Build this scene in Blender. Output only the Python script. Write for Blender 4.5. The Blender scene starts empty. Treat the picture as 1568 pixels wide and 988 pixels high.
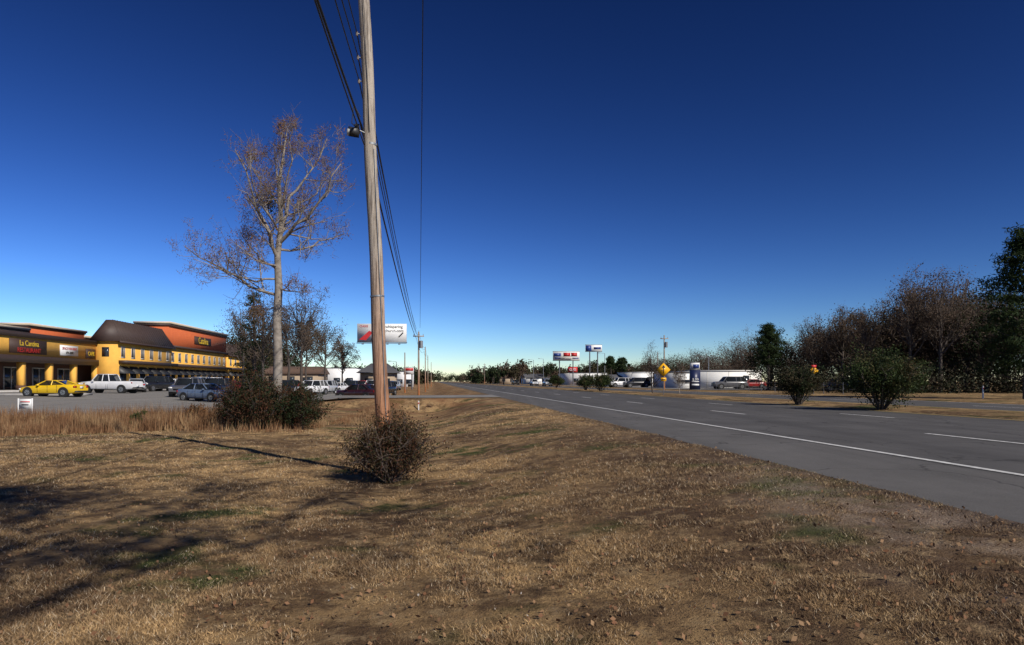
import bpy, math, random
import numpy as np
from mathutils import Vector, Matrix
random.seed(7); rng=np.random.default_rng(7)
S=bpy.context.scene
ANG=math.atan(0.1139); CA,SA=math.cos(ANG),math.sin(ANG)
def W(u,v): return (u*CA-v*SA, u*SA+v*CA)
def UV(x,y): return (x*CA+y*SA, -x*SA+y*CA)
def sm(x,a,b):
    t=np.clip((np.asarray(x,dtype=float)-a)/(b-a),0,1); return t*t*(3-2*t)

# ---------------------------------------------------------------- materials
def nodes(name):
    m=bpy.data.materials.new(name); m.use_nodes=True
    nt=m.node_tree; b=nt.nodes['Principled BSDF']; return m,nt,b
def mix(nt,f,a,b,mode='MIX'):
    n=nt.nodes.new('ShaderNodeMix'); n.data_type='RGBA'; n.blend_type=mode
    for s,val in ((0,f),(6,a),(7,b)):
        if hasattr(val,'links'): nt.links.new(val,n.inputs[s])
        elif s==0: n.inputs[0].default_value=val
        else: n.inputs[s].default_value=(*val,1)
    return n.outputs[2]
def noise(nt,scale,detail=4,vec=None,rough=.6):
    n=nt.nodes.new('ShaderNodeTexNoise'); n.inputs['Scale'].default_value=scale
    n.inputs['Detail'].default_value=detail; n.inputs['Roughness'].default_value=rough
    if vec is None:
        g=nt.nodes.new('ShaderNodeNewGeometry'); vec=g.outputs['Position']
    nt.links.new(vec,n.inputs['Vector']); return n.outputs['Fac']
def mrange(nt,x,a,b,c=0,d=1):
    n=nt.nodes.new('ShaderNodeMapRange'); n.inputs[1].default_value=a;n.inputs[2].default_value=b
    n.inputs[3].default_value=c;n.inputs[4].default_value=d
    nt.links.new(x,n.inputs[0]); return n.outputs[0]
def math_(nt,op,a,b=0.0):
    n=nt.nodes.new('ShaderNodeMath'); n.operation=op
    for i,x in enumerate((a,b)):
        if hasattr(x,'links'): nt.links.new(x,n.inputs[i])
        else: n.inputs[i].default_value=x
    return n.outputs[0]
def bump(nt,b,h,strength,dist):
    n=nt.nodes.new('ShaderNodeBump'); n.inputs['Strength'].default_value=strength; n.inputs['Distance'].default_value=dist
    nt.links.new(h,n.inputs['Height']); nt.links.new(n.outputs[0],b.inputs['Normal'])
def pm(name,c1,c2=None,scale=3,rough=.7,metal=0,bmp=0,spec=None,coat=0):
    m,nt,b=nodes(name)
    if c2 is None: c2=tuple(x*.8 for x in c1)
    n=noise(nt,scale,5)
    nt.links.new(mix(nt,mrange(nt,n,.3,.7),c1,c2),b.inputs['Base Color'])
    b.inputs['Roughness'].default_value=rough; b.inputs['Metallic'].default_value=metal
    if coat: b.inputs['Coat Weight'].default_value=coat
    if spec is not None: b.inputs['Specular IOR Level'].default_value=spec
    if bmp: bump(nt,b,n,bmp,.02)
    return m
def leafmat(name,c1,c2,c3=None,trans=.25):
    m,nt,b=nodes(name)
    g=nt.nodes.new('ShaderNodeNewGeometry')
    col=mix(nt,g.outputs['Random Per Island'],c1,c2)
    if c3: col=mix(nt,mrange(nt,noise(nt,.9,2),.5,.62),col,c3)
    nt.links.new(col,b.inputs['Base Color'])
    b.inputs['Roughness'].default_value=.75; b.inputs['Specular IOR Level'].default_value=.2
    if trans:
        t=nt.nodes.new('ShaderNodeBsdfTranslucent'); nt.links.new(col,t.inputs['Color'])
        mx=nt.nodes.new('ShaderNodeMixShader'); mx.inputs[0].default_value=trans
        nt.links.new(b.outputs[0],mx.inputs[1]); nt.links.new(t.outputs[0],mx.inputs[2])
        nt.links.new(mx.outputs[0],nt.nodes['Material Output'].inputs['Surface'])
    return m
def uvsock(nt):
    g=nt.nodes.new('ShaderNodeNewGeometry'); o=[]
    for vec in ((CA,SA,0),(-SA,CA,0)):
        d=nt.nodes.new('ShaderNodeVectorMath'); d.operation='DOT_PRODUCT'; d.inputs[1].default_value=vec
        nt.links.new(g.outputs['Position'],d.inputs[0]); o.append(d.outputs['Value'])
    return o
def ground_color(nt,k=1.0):
    big=noise(nt,.28,5,rough=.65); mid=noise(nt,1.3,6,rough=.75); fine=noise(nt,11,6,rough=.8); gr=noise(nt,.42,3); cl=noise(nt,4.2,5,rough=.7)
    u,v=uvsock(nt)
    straw=(.48*k,.315*k,.150*k); brown=(.155*k,.096*k,.052*k)
    c=mix(nt,mrange(nt,big,.41,.55),brown,straw)
    c=mix(nt,mrange(nt,mid,.47,.57,0,.82),c,(.105*k,.064*k,.037*k))
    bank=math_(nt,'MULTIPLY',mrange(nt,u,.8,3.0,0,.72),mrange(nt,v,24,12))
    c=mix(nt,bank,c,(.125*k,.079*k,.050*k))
    c=mix(nt,mrange(nt,cl,.51,.63,0,.75),c,(.42*k,.295*k,.16*k))
    c=mix(nt,mrange(nt,fine,.53,.64,0,.62),c,(.062*k,.040*k,.027*k))
    c=mix(nt,math_(nt,'MULTIPLY',mrange(nt,gr,.54,.62),mrange(nt,mid,.42,.55)),c,(.066*k,.080*k,.025*k))
    return c,fine,mid,u,v
def ground_mat():
    m,nt,b=nodes('dry_lawn')
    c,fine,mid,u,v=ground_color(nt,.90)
    e=math_(nt,'MULTIPLY',mrange(nt,u,2.8,4.1),mrange(nt,u,5.6,5.2))
    e=math_(nt,'MULTIPLY',e,mrange(nt,noise(nt,.75,5),.40,.56))
    e=math_(nt,'MULTIPLY',e,mrange(nt,v,11,4.5,.12,1))
    speck=noise(nt,45,4)
    dirt=mix(nt,mrange(nt,speck,.4,.62),(.24,.17,.125),(.46,.37,.285))
    c=mix(nt,e,c,dirt)
    rim=math_(nt,'MULTIPLY',mrange(nt,u,4.35,4.8),mrange(nt,speck,.35,.6))
    rim=math_(nt,'MULTIPLY',rim,mrange(nt,u,5.3,5.0))
    c=mix(nt,rim,c,(.06,.043,.034))
    clay=math_(nt,'MULTIPLY',mrange(nt,v,30,42),mrange(nt,u,4.9,3.5))
    clay=math_(nt,'MULTIPLY',clay,mrange(nt,noise(nt,.4,5),.42,.62,0,.7))
    c=mix(nt,clay,c,(.22,.105,.052))
    nt.links.new(c,b.inputs['Base Color']); b.inputs['Roughness'].default_value=.95; b.inputs['Specular IOR Level'].default_value=.08
    h=math_(nt,'ADD',fine,math_(nt,'MULTIPLY',noise(nt,60,3),.5))
    bump(nt,b,h,1.0,.06)
    return m
def asphalt(name,c,var=.35):
    m,nt,b=nodes(name)
    f=noise(nt,90,3); l=noise(nt,.6,4)
    g=nt.nodes.new('ShaderNodeNewGeometry')
    mp=nt.nodes.new('ShaderNodeMapping'); mp.inputs['Rotation'].default_value=(0,0,-ANG); mp.inputs['Scale'].default_value=(1.1,.03,1)
    nt.links.new(g.outputs['Position'],mp.inputs['Vector'])
    st=noise(nt,1.0,4,mp.outputs[0])
    k=mix(nt,mrange(nt,l,.3,.7),tuple(x*(1-var*.5) for x in c),tuple(x*(1+var*.5) for x in c))
    k=mix(nt,mrange(nt,st,.4,.65,0,.6),k,tuple(x*(1-var) for x in c))
    k=mix(nt,mrange(nt,f,.45,.75,0,.5),k,tuple(x*1.9 for x in c))
    vo=nt.nodes.new('ShaderNodeTexVoronoi'); vo.feature='DISTANCE_TO_EDGE'; vo.inputs['Scale'].default_value=.28
    nz=nt.nodes.new('ShaderNodeTexNoise'); nz.inputs['Scale'].default_value=1.3
    nt.links.new(g.outputs['Position'],nz.inputs['Vector'])
    ad=nt.nodes.new('ShaderNodeVectorMath'); ad.operation='ADD'
    nt.links.new(g.outputs['Position'],ad.inputs[0]); nt.links.new(nz.outputs['Color'],ad.inputs[1])
    nt.links.new(ad.outputs[0],vo.inputs['Vector'])
    cr=mrange(nt,vo.outputs['Distance'],.0,.008,.75,0)
    k=mix(nt,cr,k,tuple(x*.35 for x in c))
    nt.links.new(k,b.inputs['Base Color']); b.inputs['Roughness'].default_value=.9; b.inputs['Specular IOR Level'].default_value=.15
    bump(nt,b,f,.5,.006)
    return m

# ---------------------------------------------------------------- mesh builder
class MB:
    def __init__(s): s.v=[];s.f=[];s.n=0
    def add(s,v,f,m=0):
        v=np.asarray(v,dtype=np.float32).reshape(-1,3); f=np.asarray(f,dtype=np.int32)
        s.v.append(v); s.f.append((f+s.n,m)); s.n+=len(v)
    def box(s,c,d,m=0,rz=0,tilt=None):
        x,y,z=[q/2 for q in d]
        p=np.array([(a*x,b*y,e*z) for e in(-1,1) for b in(-1,1) for a in(-1,1)],float)
        if tilt is not None: p=p@np.array(tilt.to_3x3()).T
        if rz:
            cc,ss=math.cos(rz),math.sin(rz); p=p@np.array([[cc,ss,0],[-ss,cc,0],[0,0,1]])
        s.add(p+np.array(c),[(0,2,3,1),(4,5,7,6),(0,1,5,4),(2,6,7,3),(0,4,6,2),(1,3,7,5)],m)
    def bb(s,x0,x1,y0,y1,z0,z1,m=0): s.box(((x0+x1)/2,(y0+y1)/2,(z0+z1)/2),(x1-x0,y1-y0,z1-z0),m)
    def tube(s,p0,p1,r0,r1,n=5,m=0,cap=False):
        p0=np.array(p0,float);p1=np.array(p1,float);d=p1-p0;L=np.linalg.norm(d)
        if L<1e-6:return
        d/=L; a=np.array([0,0,1.]) if abs(d[2])<.9 else np.array([1.,0,0])
        a=np.cross(d,a);a/=np.linalg.norm(a);b=np.cross(d,a)
        t=np.arange(n)*2*math.pi/n; ring=np.cos(t)[:,None]*a+np.sin(t)[:,None]*b
        s.add(np.vstack([p0+ring*r0,p1+ring*r1]),[(i,(i+1)%n,n+(i+1)%n,n+i) for i in range(n)],m)
        if cap:
            s.add(np.vstack([p0+ring*r0,[p0]]),[((i+1)%n,i,n) for i in range(n)],m)
            s.add(np.vstack([p1+ring*r1,[p1]]),[(i,(i+1)%n,n) for i in range(n)],m)
    def path(s,pts,rs,n=6,m=0):
        for i in range(len(pts)-1): s.tube(pts[i],pts[i+1],rs[i],rs[i+1],n,m)
    def leaves(s,cent,n,spread,size,m=0,aspect=.55,flat=0):
        cent=np.asarray(cent,float).reshape(-1,3)
        c=np.repeat(cent,n,0); N=len(c)
        c=c+rng.normal(0,1,(N,3))*np.asarray(spread)
        a=rng.normal(0,1,(N,3)); a/=np.linalg.norm(a,axis=1)[:,None]
        b=np.cross(a,rng.normal(0,1,(N,3))); b/=np.linalg.norm(b,axis=1)[:,None]+1e-9
        sz=size*rng.uniform(.5,1.3,(N,1)); a*=sz; b*=sz*aspect
        v=np.stack([c-a,c+b,c+a,c-b],1).reshape(-1,3)
        s.add(v,np.arange(4*N).reshape(N,4),m)
    def obj(s,name,mats,loc=(0,0,0),rz=0,parent=None,smooth=False):
        me=bpy.data.meshes.new(name)
        V=np.vstack(s.v); me.vertices.add(len(V)); me.vertices.foreach_set('co',V.ravel())
        li=np.concatenate([f.ravel() for f,_ in s.f]); lt=np.concatenate([np.full(len(f),f.shape[1],np.int32) for f,_ in s.f])
        mi=np.concatenate([np.full(len(f),m,np.int32) for f,m in s.f])
        ls=np.concatenate([[0],np.cumsum(lt)[:-1]]).astype(np.int32)
        me.loops.add(len(li)); me.loops.foreach_set('vertex_index',li.astype(np.int32))
        me.polygons.add(len(lt)); me.polygons.foreach_set('loop_start',ls); me.polygons.foreach_set('loop_total',lt)
        me.polygons.foreach_set('material_index',mi)
        if smooth: me.polygons.foreach_set('use_smooth',np.ones(len(lt),bool))
        for m in mats: me.materials.append(m)
        me.update(calc_edges=True); me.validate()
        o=bpy.data.objects.new(name,me); S.collection.objects.link(o)
        o.location=loc; o.rotation_euler=(0,0,rz)
        if parent: o.parent=parent
        return o
def empty(name,loc=(0,0,0),rz=0):
    e=bpy.data.objects.new(name,None); S.collection.objects.link(e); e.location=loc; e.rotation_euler=(0,0,rz); return e
def text(name,body,loc,size,mat,rot,parent=None,ext=.01):
    cu=bpy.data.curves.new(name,'FONT'); cu.body=body; cu.size=size; cu.align_x='CENTER'; cu.align_y='CENTER'; cu.extrude=ext
    cu.materials.append(mat); o=bpy.data.objects.new(name,cu); S.collection.objects.link(o)
    o.location=loc; o.rotation_euler=rot
    if parent:o.parent=parent
    return o

# ---------------------------------------------------------------- terrain
_k=rng.uniform(-1,1,(26,2)); _k/=np.linalg.norm(_k,axis=1)[:,None]; _f=rng.uniform(.9,11,26); _p=rng.uniform(0,6.28,26)
def bumps(u,v):
    z=0
    for k,f,p in zip(_k,_f,_p): z=z+np.sin((k[0]*u+k[1]*v)*f+p)/(f**.7)
    return z*.0075
_vn={}
def vnoise(x,y,s,seed):
    if seed not in _vn: _vn[seed]=np.random.default_rng(seed).random((128,128))
    g=_vn[seed]; X=np.asarray(x)/s+500.3; Y=np.asarray(y)/s+500.7
    i=np.floor(X).astype(int);j=np.floor(Y).astype(int);fx=X-i;fy=Y-j; fx=fx*fx*(3-2*fx);fy=fy*fy*(3-2*fy)
    a=g[i%128,j%128];b=g[(i+1)%128,j%128];c=g[i%128,(j+1)%128];d=g[(i+1)%128,(j+1)%128]
    return (a*(1-fx)+b*fx)*(1-fy)+(c*(1-fx)+d*fx)*fy
def terr(u,v):
    u=np.asarray(u,float);v=np.asarray(v,float)
    z=-.15*sm(v,3,14)+0*u
    z=z-.15*sm(v,18,30)*sm(-u,-2,3)
    lot=-.1+.5*sm(-u,16,32)
    z=z+(lot-z)*sm(v,27,34)*sm(-u,3,9)
    near=.10*np.exp(-((u+8)/5)**2)*sm(v,14,22)*(1-sm(v,25,30)); z=z+near
    uc=.2
    ditch=np.exp(-((u-uc)/2.2)**2)*(.07*sm(v,6,14)+.30*sm(v,20,42))
    ditch=ditch*(1-sm(v,47.2,48.8)*(1-sm(v,60,63)))
    z=z-ditch
    drv=sm(v,47.0,49.0)*(1-sm(v,60,62.5))*sm(u,-12,-4)
    z=z+(.36-z)*drv
    z=z+(.40-z)*sm(u,-1.2,4.9)
    fade=(1-sm(v,35,55))*(1-sm(u,4.6,5.2))
    lf=sm(v,28,33)*sm(-u,5,9)
    z=z+bumps(u,v)*fade*(1-lf)+.02*sm(u,4.2,4.6)*(u<5.5)
    under=sm(u,4.85,5.25)*(1-sm(u,17.9,18.3))+sm(u,22.5,22.9)*(1-sm(u,29.6,30))
    z=z-.09*under
    z=z+.06*sm(u,18.0,18.9)*(1-sm(u,21.9,22.8))
    z=z+.05*sm(u,29.8,31)
    return z
def tz(x,y): u,v=UV(x,y); return float(terr(u,v))

us=np.concatenate([-np.geomspace(3000,60,22),np.arange(-55,-24,1.5),np.arange(-24,-8,.4),np.arange(-8,5.6,.13),np.arange(5.6,17.5,1),
    [17.9,18.1,18.3,18.6,18.9,20,21,21.9,22.2,22.5,22.8,23.2],np.arange(25,29,1.5),[29.6,29.8,30,30.5,31],np.arange(33,60,4),np.geomspace(62,3000,22)])
vs=np.concatenate([-np.geomspace(400,8,12),np.arange(-7,2,.6),np.arange(2,28,.14),np.arange(28,66,.5),np.geomspace(67,5000,70)])
def grid(us,vs,zf):
    U,Vv=np.meshgrid(us,vs); Z=zf(U,Vv)
    X=U*CA-Vv*SA; Y=U*SA+Vv*CA
    n,m=len(us),len(vs); i=np.arange(m-1)[:,None]*n+np.arange(n-1)[None,:]
    f=np.stack([i,i+1,i+1+n,i+n],-1).reshape(-1,4)
    return np.stack([X,Y,Z],-1).reshape(-1,3),f
G=MB(); v_,f_=grid(us,vs,terr); G.add(v_,f_); G.obj('ground',[ground_mat()],smooth=True)

ROADZ=.40
def strip(u0,u1,v0,v1,z,name,mat,du=2.,dv=None,zf=None):
    uu=np.linspace(u0,u1,max(2,int((u1-u0)/du)+1)); 
    vv=np.linspace(v0,v1,max(2,int((v1-v0)/2)+1)) if zf else np.array([v0,v1])
    b=MB(); a,f=grid(uu,vv,zf or (lambda U,V:U*0+z)); b.add(a,f); return b.obj(name,[mat])
m_road=asphalt('road_asphalt',(.084,.081,.080),.42); m_lot=asphalt('lot_asphalt',(.200,.190,.175),.25)
strip(4.86,18.3,-80,3500,ROADZ,'road',m_road)
strip(22.5,30,-80,3500,ROADZ,'road',m_road)
m_shoulder=asphalt('shoulder_asphalt',(.104,.100,.097),.42)
strip(4.9,7.25,-80,3500,ROADZ+.004,'road_shoulder',m_shoulder)
lift=lambda U,V:terr(U,V)+.03
strip(-70,-9.5,33.5,210,0,'parking_lot_pavement',m_lot,zf=lift)
strip(-9.4,4.95,50.2,58.8,0,'driveway_pavement',m_lot,du=.5,zf=lambda U,V:np.maximum(terr(U,V)+.03,.404))
strip(34,70,84,190,.50,'parking_lot_pavement',m_lot)
m_wp=pm('white_road_paint',(.72,.72,.70),(.36,.36,.35),9,.7)
m_yp=pm('yellow_road_paint',(.60,.40,.05),(.45,.30,.05),9,.7)
b=MB()
def mk(u0,u1,v0,v1,m=0,z=ROADZ+.009): a,f=grid(np.array([u0,u1]),np.array([v0,v1]),lambda U,V:U*0+z); b.add(a,f,m)
mk(7.38,7.51,-80,1500); mk(22.9,23.02,-80,1500,1); mk(17.75,17.87,-80,1500,1); mk(29.3,29.42,-80,1500)
for k in range(-4,80):
    v0=11.4+12.2*k
    mk(11.12,11.25,v0,v0+3.05); mk(14.85,14.97,v0-2.9,v0+.1); mk(26.1,26.22,v0+4,v0+7)
b.obj('road_markings',[m_wp,m_yp])
b=MB()
for k in range(28):
    v0=40+2.8*k
    for u0 in (-38,-20):
        a,f=grid(np.linspace(u0,u0+5,4),np.array([v0,v0+.12]),lambda U,V:terr(U,V)+.036); b.add(a,f)
b.obj('parking_stall_lines',[m_wp])
b=MB()
for v0 in (62,96):
    x,y=W(-34,v0)
    b.box((x,y,tz(x,y)+.09),(9,2.2,.16),0,rz=ANG)
b.obj('parking_island_kerb',[pm('kerb_concrete',(.42,.40,.37),(.32,.30,.28),3,.9)])

# ---------------------------------------------------------------- grass
def grassmat():
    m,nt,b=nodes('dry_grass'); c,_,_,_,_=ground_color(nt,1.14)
    g=nt.nodes.new('ShaderNodeNewGeometry'); r=g.outputs['Random Per Island']
    c=mix(nt,mrange(nt,r,0,1,0,.28),c,(.50,.37,.21))
    c=mix(nt,mrange(nt,r,.68,.70,0,.7),c,(.075,.048,.030))
    c=mix(nt,mrange(nt,r,.93,.94,0,.8),c,(.62,.51,.36))
    nt.links.new(c,b.inputs['Base Color']); b.inputs['Roughness'].default_value=.85; b.inputs['Specular IOR Level'].default_value=.12
    return m
def blades(N,rmin,rmax,hmin,hmax,wid,umax=4.95,up=.55,thr=.45):
    r=np.exp(rng.uniform(math.log(rmin),math.log(rmax),N)); t=rng.uniform(-.95,.95,N); x=t*r; y=r
    u,v=UV(x,y); k=(u<umax-rng.exponential(.18,N))
    dn=.5*vnoise(x,y,.32,1)+.35*vnoise(x,y,1.1,2)+.3*vnoise(x,y,3.1,3)+rng.normal(0,.08,N)
    dn=dn-.24*sm(u,2.7,4.2)*(1-sm(v,5,9))
    k&=dn>thr; x,y,u,v,dn=x[k],y[k],u[k],v[k],dn[k]
    z=terr(u,v); N=len(x); d=np.hypot(x,y)
    h=rng.uniform(hmin,hmax,N)*np.clip(.5+1.6*(dn-thr),.5,1.4); w=wid*(.75+d/6.5)
    az=rng.uniform(0,6.283,N); lean=rng.uniform(.2,1.6,N)*(1-up)*2
    tip=np.stack([x+np.cos(az)*h*lean,y+np.sin(az)*h*lean,z+h],1)
    aw=rng.uniform(0,6.283,N); dx=np.cos(aw)*w;dy=np.sin(aw)*w
    V=np.stack([np.stack([x-dx,y-dy,z-.004],1),np.stack([x+dx,y+dy,z-.004],1),tip],1).reshape(-1,3)
    return V,np.arange(3*N).reshape(N,3)
b=MB(); V,F=blades(760000,3.0,36,.012,.042,.0020,up=.32,thr=.45); b.add(V,F)
V,F=blades(130000,3.0,34,.03,.085,.0016,up=.55,thr=.57); b.add(V,F)
b.obj('dry_grass',[grassmat()])
b=MB(); N=5000; r=np.exp(rng.uniform(math.log(3.2),math.log(26),N)); t=rng.uniform(-.9,.9,N); x=t*r;y=r;u,v=UV(x,y);k=u<4.9
c=np.stack([x,y,terr(u,v)+.02],1)[k]; b.leaves(c,1,(0,0,.006),.018,aspect=.7)
b.obj('fallen_leaves',[leafmat('fallen_leaf',(.16,.075,.038),(.27,.17,.09),trans=0)])
b=MB(); N=120; r=np.exp(rng.uniform(math.log(3.5),math.log(15),N)); t=rng.uniform(-.9,.9,N); x=t*r;y=r;u,v=UV(x,y);k=(u<4.8)&(vnoise(x,y,1.5,9)>.5)
c=np.stack([x,y,terr(u,v)+.015],1)[k]; b.leaves(c,1,(0,0,.005),.010,aspect=.8)
b.obj('gravel',[pm('pebble',(.42,.38,.34),(.3,.27,.24),30,.9)])

m_weed=leafmat('dry_weeds',(.25,.135,.065),(.12,.058,.028),(.36,.24,.125),trans=.1)
def weeds(n,u0,u1,v0,v1,h0,h1,w):
    u=rng.uniform(u0,u1,n); v=rng.uniform(v0,v1,n)
    dn=vnoise(u,v,2.2,4)+.6*vnoise(u,v,.7,5)+rng.normal(0,.12,n); k=dn>.66; u,v,dn=u[k],v[k],dn[k]; n=len(u)
    x=u*CA-v*SA;y=u*SA+v*CA;z=terr(u,v); h=rng.uniform(h0,h1,n)*np.clip(dn,.4,1.35)
    az=rng.uniform(0,6.28,n);l=rng.uniform(0,.35,n)*h; aw=rng.uniform(0,6.28,n)
    V=np.stack([np.stack([x-np.cos(aw)*w,y-np.sin(aw)*w,z-.02],1),np.stack([x+np.cos(aw)*w,y+np.sin(aw)*w,z-.02],1),np.stack([x+np.cos(az)*l,y+np.sin(az)*l,z+h],1)],1).reshape(-1,3)
    return V,np.arange(3*n).reshape(n,3)
b=MB(); 
for a in [(22000,-27,-4.5,24,31.5,.12,.42,.012),(9000,-13,-5.5,25,30,.3,.85,.012),(15000,-30,-9,30.5,33.5,.25,.75,.012),(5000,-4.5,-1.5,30,46,.10,.30,.012),(4500,-12,-7.5,33,47,.2,.5,.014)]:
    V,F=weeds(*a); b.add(V,F)
b.obj('tall_dry_weeds',[m_weed])

# ---------------------------------------------------------------- vegetation
m_bark=pm('bark_pale',(.33,.29,.245),(.13,.11,.09),5,.9,bmp=.7)
m_barkd=pm('bark_dark',(.085,.066,.053),(.045,.036,.03),7,.9,bmp=.6)
m_twig=pm('twig_bark',(.17,.12,.085),(.09,.063,.045),6,.9)
m_twigd=pm('twig_dark',(.12,.086,.066),(.07,.052,.040),6,.9)
m_russet=leafmat('russet_leaves',(.15,.062,.024),(.26,.135,.058))
m_green=leafmat('evergreen_leaves',(.026,.046,.011),(.055,.076,.021),(.085,.065,.028))
m_dgreen=leafmat('dark_evergreen',(.014,.024,.009),(.032,.046,.016))
m_pine=leafmat('pine_needles',(.014,.028,.009),(.042,.064,.020))
m_brownleaf=leafmat('winter_twigs',(.085,.056,.038),(.135,.092,.060),(.06,.045,.032))
m_olive=leafmat('winter_olive',(.045,.040,.021),(.078,.062,.032))
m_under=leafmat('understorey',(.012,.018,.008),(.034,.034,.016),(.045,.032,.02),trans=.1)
def rv(s=1): return np.array([random.gauss(0,s),random.gauss(0,s),random.gauss(0,s)])
def unit(a): return a/(np.linalg.norm(a)+1e-9)
def grow(mb,p,d,L,r,dep,tips,spread=.75,up=.25,mat=0,kids=(2,4)):
    n=3; pts=[p];rs=[r]; dd=d.copy()
    for i in range(n):
        dd=unit(dd+rv(.16)+np.array([0,0,up*.3])); p=p+dd*L/n; pts.append(p); rs.append(r*(1-.62*(i+1)/n))
    mb.path(pts,rs,4 if dep<2 else 6,mat)
    tips.append(pts[-1])
    if dep==0: tips.append(pts[-2]); return
    for i in range(random.randint(*kids)+1):
        t=random.uniform(.25,1); k=min(int(t*n),n-1); q=pts[k]+(pts[k+1]-pts[k])*(t*n-k)
        grow(mb,q,unit(dd*.8+rv(spread)+np.array([0,0,up])),L*random.uniform(.45,.7),max(rs[k+1]*.75,.0045),dep-1,tips,spread,up,mat,kids)
def limb(mb,p0,p1,r0,r1,dep,tips,nk=6,wob=.10,kL=.35,mat=0,kids=(2,4)):
    p0=np.array(p0,float);p1=np.array(p1,float);n=7;L=np.linalg.norm(p1-p0);pts=[p0];rs=[r0]
    off=np.zeros(3)
    for i in range(1,n+1):
        t=i/n; off=off*.7+rv(wob*L/n*1.6); pts.append(p0+(p1-p0)*t+off*(1-.2*t)+np.array([0,0,-.06*L*math.sin(t*math.pi)])); rs.append(r0+(r1-r0)*t)
    mb.path(pts,rs,6,mat); d=unit(p1-p0)
    for i in range(nk):
        t=random.uniform(.2,1); k=min(int(t*n),n-1); q=pts[k]
        grow(mb,q,unit(d*.7+rv(.65)+np.array([0,0,.3])),L*kL*random.uniform(.6,1.15)*(1.25-t*.6),rs[k]*.55,dep,tips,kids=kids)
    return pts
def big_tree():
    mb=MB(); tips=[]; s=26/1045
    def P(px,py,dy=0): return np.array([(px-425)*s,dy,(645-py)*s])
    tr=[P(425,652),P(424,600),P(426,540),P(424,480),P(427,430),P(425,380),P(431,330),P(427,270),P(434,225),P(440,185)]
    mb.path([tr[0]-[0,0,.3]]+tr,[.30,.215,.18,.168,.158,.148,.12,.095,.07,.045,.015],12)
    L=[((425,440),(278,360),.5,.065,12),((424,415),(318,400),-1.2,.045,8),((427,430),(482,440),-1.0,.04,6),((425,400),(345,330),1.5,.05,8),((426,385),(378,235),-1.2,.075,10),
       ((426,378),(350,268),1.8,.05,9),((430,370),(510,330),1.5,.05,8),((428,360),(536,255),-.8,.075,11),((431,335),(495,190),.9,.07,10),
       ((431,330),(465,200),-1.5,.05,8),((427,285),(405,190),1.2,.045,7),((425,350),(440,245),2.5,.05,8),((425,340),(415,255),-2.6,.05,8),
       ((426,300),(372,220),.6,.04,7),((434,240),(432,180),.3,.03,5),((455,300),(520,215),.4,.03,5),((424,455),(388,462),.7,.03,3),((425,395),(385,372),-2,.04,7)]
    for a,e,dy,r,nk in L: limb(mb,P(*a),P(*e,dy),r,r*.22,2,tips,nk,kids=(2,4))
    mis=P(418,303,-.3); mb.leaves([mis],420,(.12,.12,.18),.04,3)
    tp=np.array(tips); 
    sel=tp[rng.random(len(tp))<.55]; mb.leaves(sel,4,.085,.029,1)
    for q in tp[rng.random(len(tp))<.6]:
        e=q+rv(.15)+np.array([0,0,.08]); mb.tube(q,e,.006,.003,3,2)
    x,y=(425-784)*s,26
    return mb.obj('tree',[m_bark,m_russet,m_twig,m_green],(x,y,tz(x,y)-.02))
big_tree()
def bare_tree(name,x,y,h,w,seed,trunk=.3,leafm=m_brownleaf,dens=4,bark=m_bark,lsize=.06,dep=2,nl=11,clear=.3):
    random.seed(seed); mb=MB(); tips=[]
    mb.path([np.array([0,0,-.3]),np.array([.05*h*random.uniform(-.5,.5),0,h*clear]),np.array([random.uniform(-.3,.3),0,h*.75])],[trunk*.6,trunk*.42,trunk*.12],7)
    for i in range(nl):
        a=i*2.4+random.uniform(-.4,.4); t=random.uniform(0,1); z0=h*(clear+.35*t); rr=w/2*(1-.55*t)*random.uniform(.7,1)
        limb(mb,(0,0,z0),(math.cos(a)*rr,math.sin(a)*rr,min(h*.98,z0+h*random.uniform(.25,.42))),trunk*.2,trunk*.05,dep-1,tips,6)
    limb(mb,(0,0,h*.6),(random.uniform(-.4,.4),0,h),trunk*.2,trunk*.04,dep-1,tips,7)
    tp=np.array(tips)
    mb.leaves(tp,dens,h*.025,lsize,1)
    for q in tp:
        e=q+rv(h*.022)+np.array([0,0,.06]); mb.tube(q,e,.012*h/10,.004,3,2)
    return mb.obj(name,[bark,leafm,m_twig],(x,y,tz(x,y)))
def place(px,y): return (px-784)/1045*y
def pine(name,x,y,h,w,seed,clear=.35,mat=m_pine,n=46,ls=.11,per=150,sp=.055):
    random.seed(seed); mb=MB()
    mb.path([np.array([0,0,-.3]),np.array([.1,0,h*.5]),np.array([0,0,h*.97])],[h*.022,h*.016,.02],8)
    cs=[]
    for i in range(n):
        t=(i/n)**.85; z=h*(clear+(1-clear)*t); R=w/2*(1-.8*t**1.6)*random.uniform(.45,1.05)*(.65 if t<.12 else 1); a=i*2.399+random.uniform(-.3,.3)
        e=np.array([math.cos(a)*R,math.sin(a)*R,z+R*.15]); mb.tube((0,0,z-.2*R),e,.02+.012*R,.01,4)
        for q in (1,.72,.48): 
            cs.append(e*np.array([q,q,1])+rv(.12*w/6))
    mb.leaves(np.array(cs),per//3,(w*sp,w*sp,w*sp*.55),ls,1,aspect=.24)
    return mb.obj(name,[m_barkd,mat],(x,y,tz(x,y)))
pine('pine_tree',place(388,52),52,8.4,3.3,3,clear=.2,n=30,ls=.12,per=120)
bare_tree('tree',place(404,50),50,9.2,4.2,16,.22,m_brownleaf,4,lsize=.055,bark=m_barkd,nl=14)
bare_tree('tree',place(372,56),56,8.4,4.2,17,.22,m_brownleaf,4,lsize=.055,bark=m_barkd)
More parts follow.
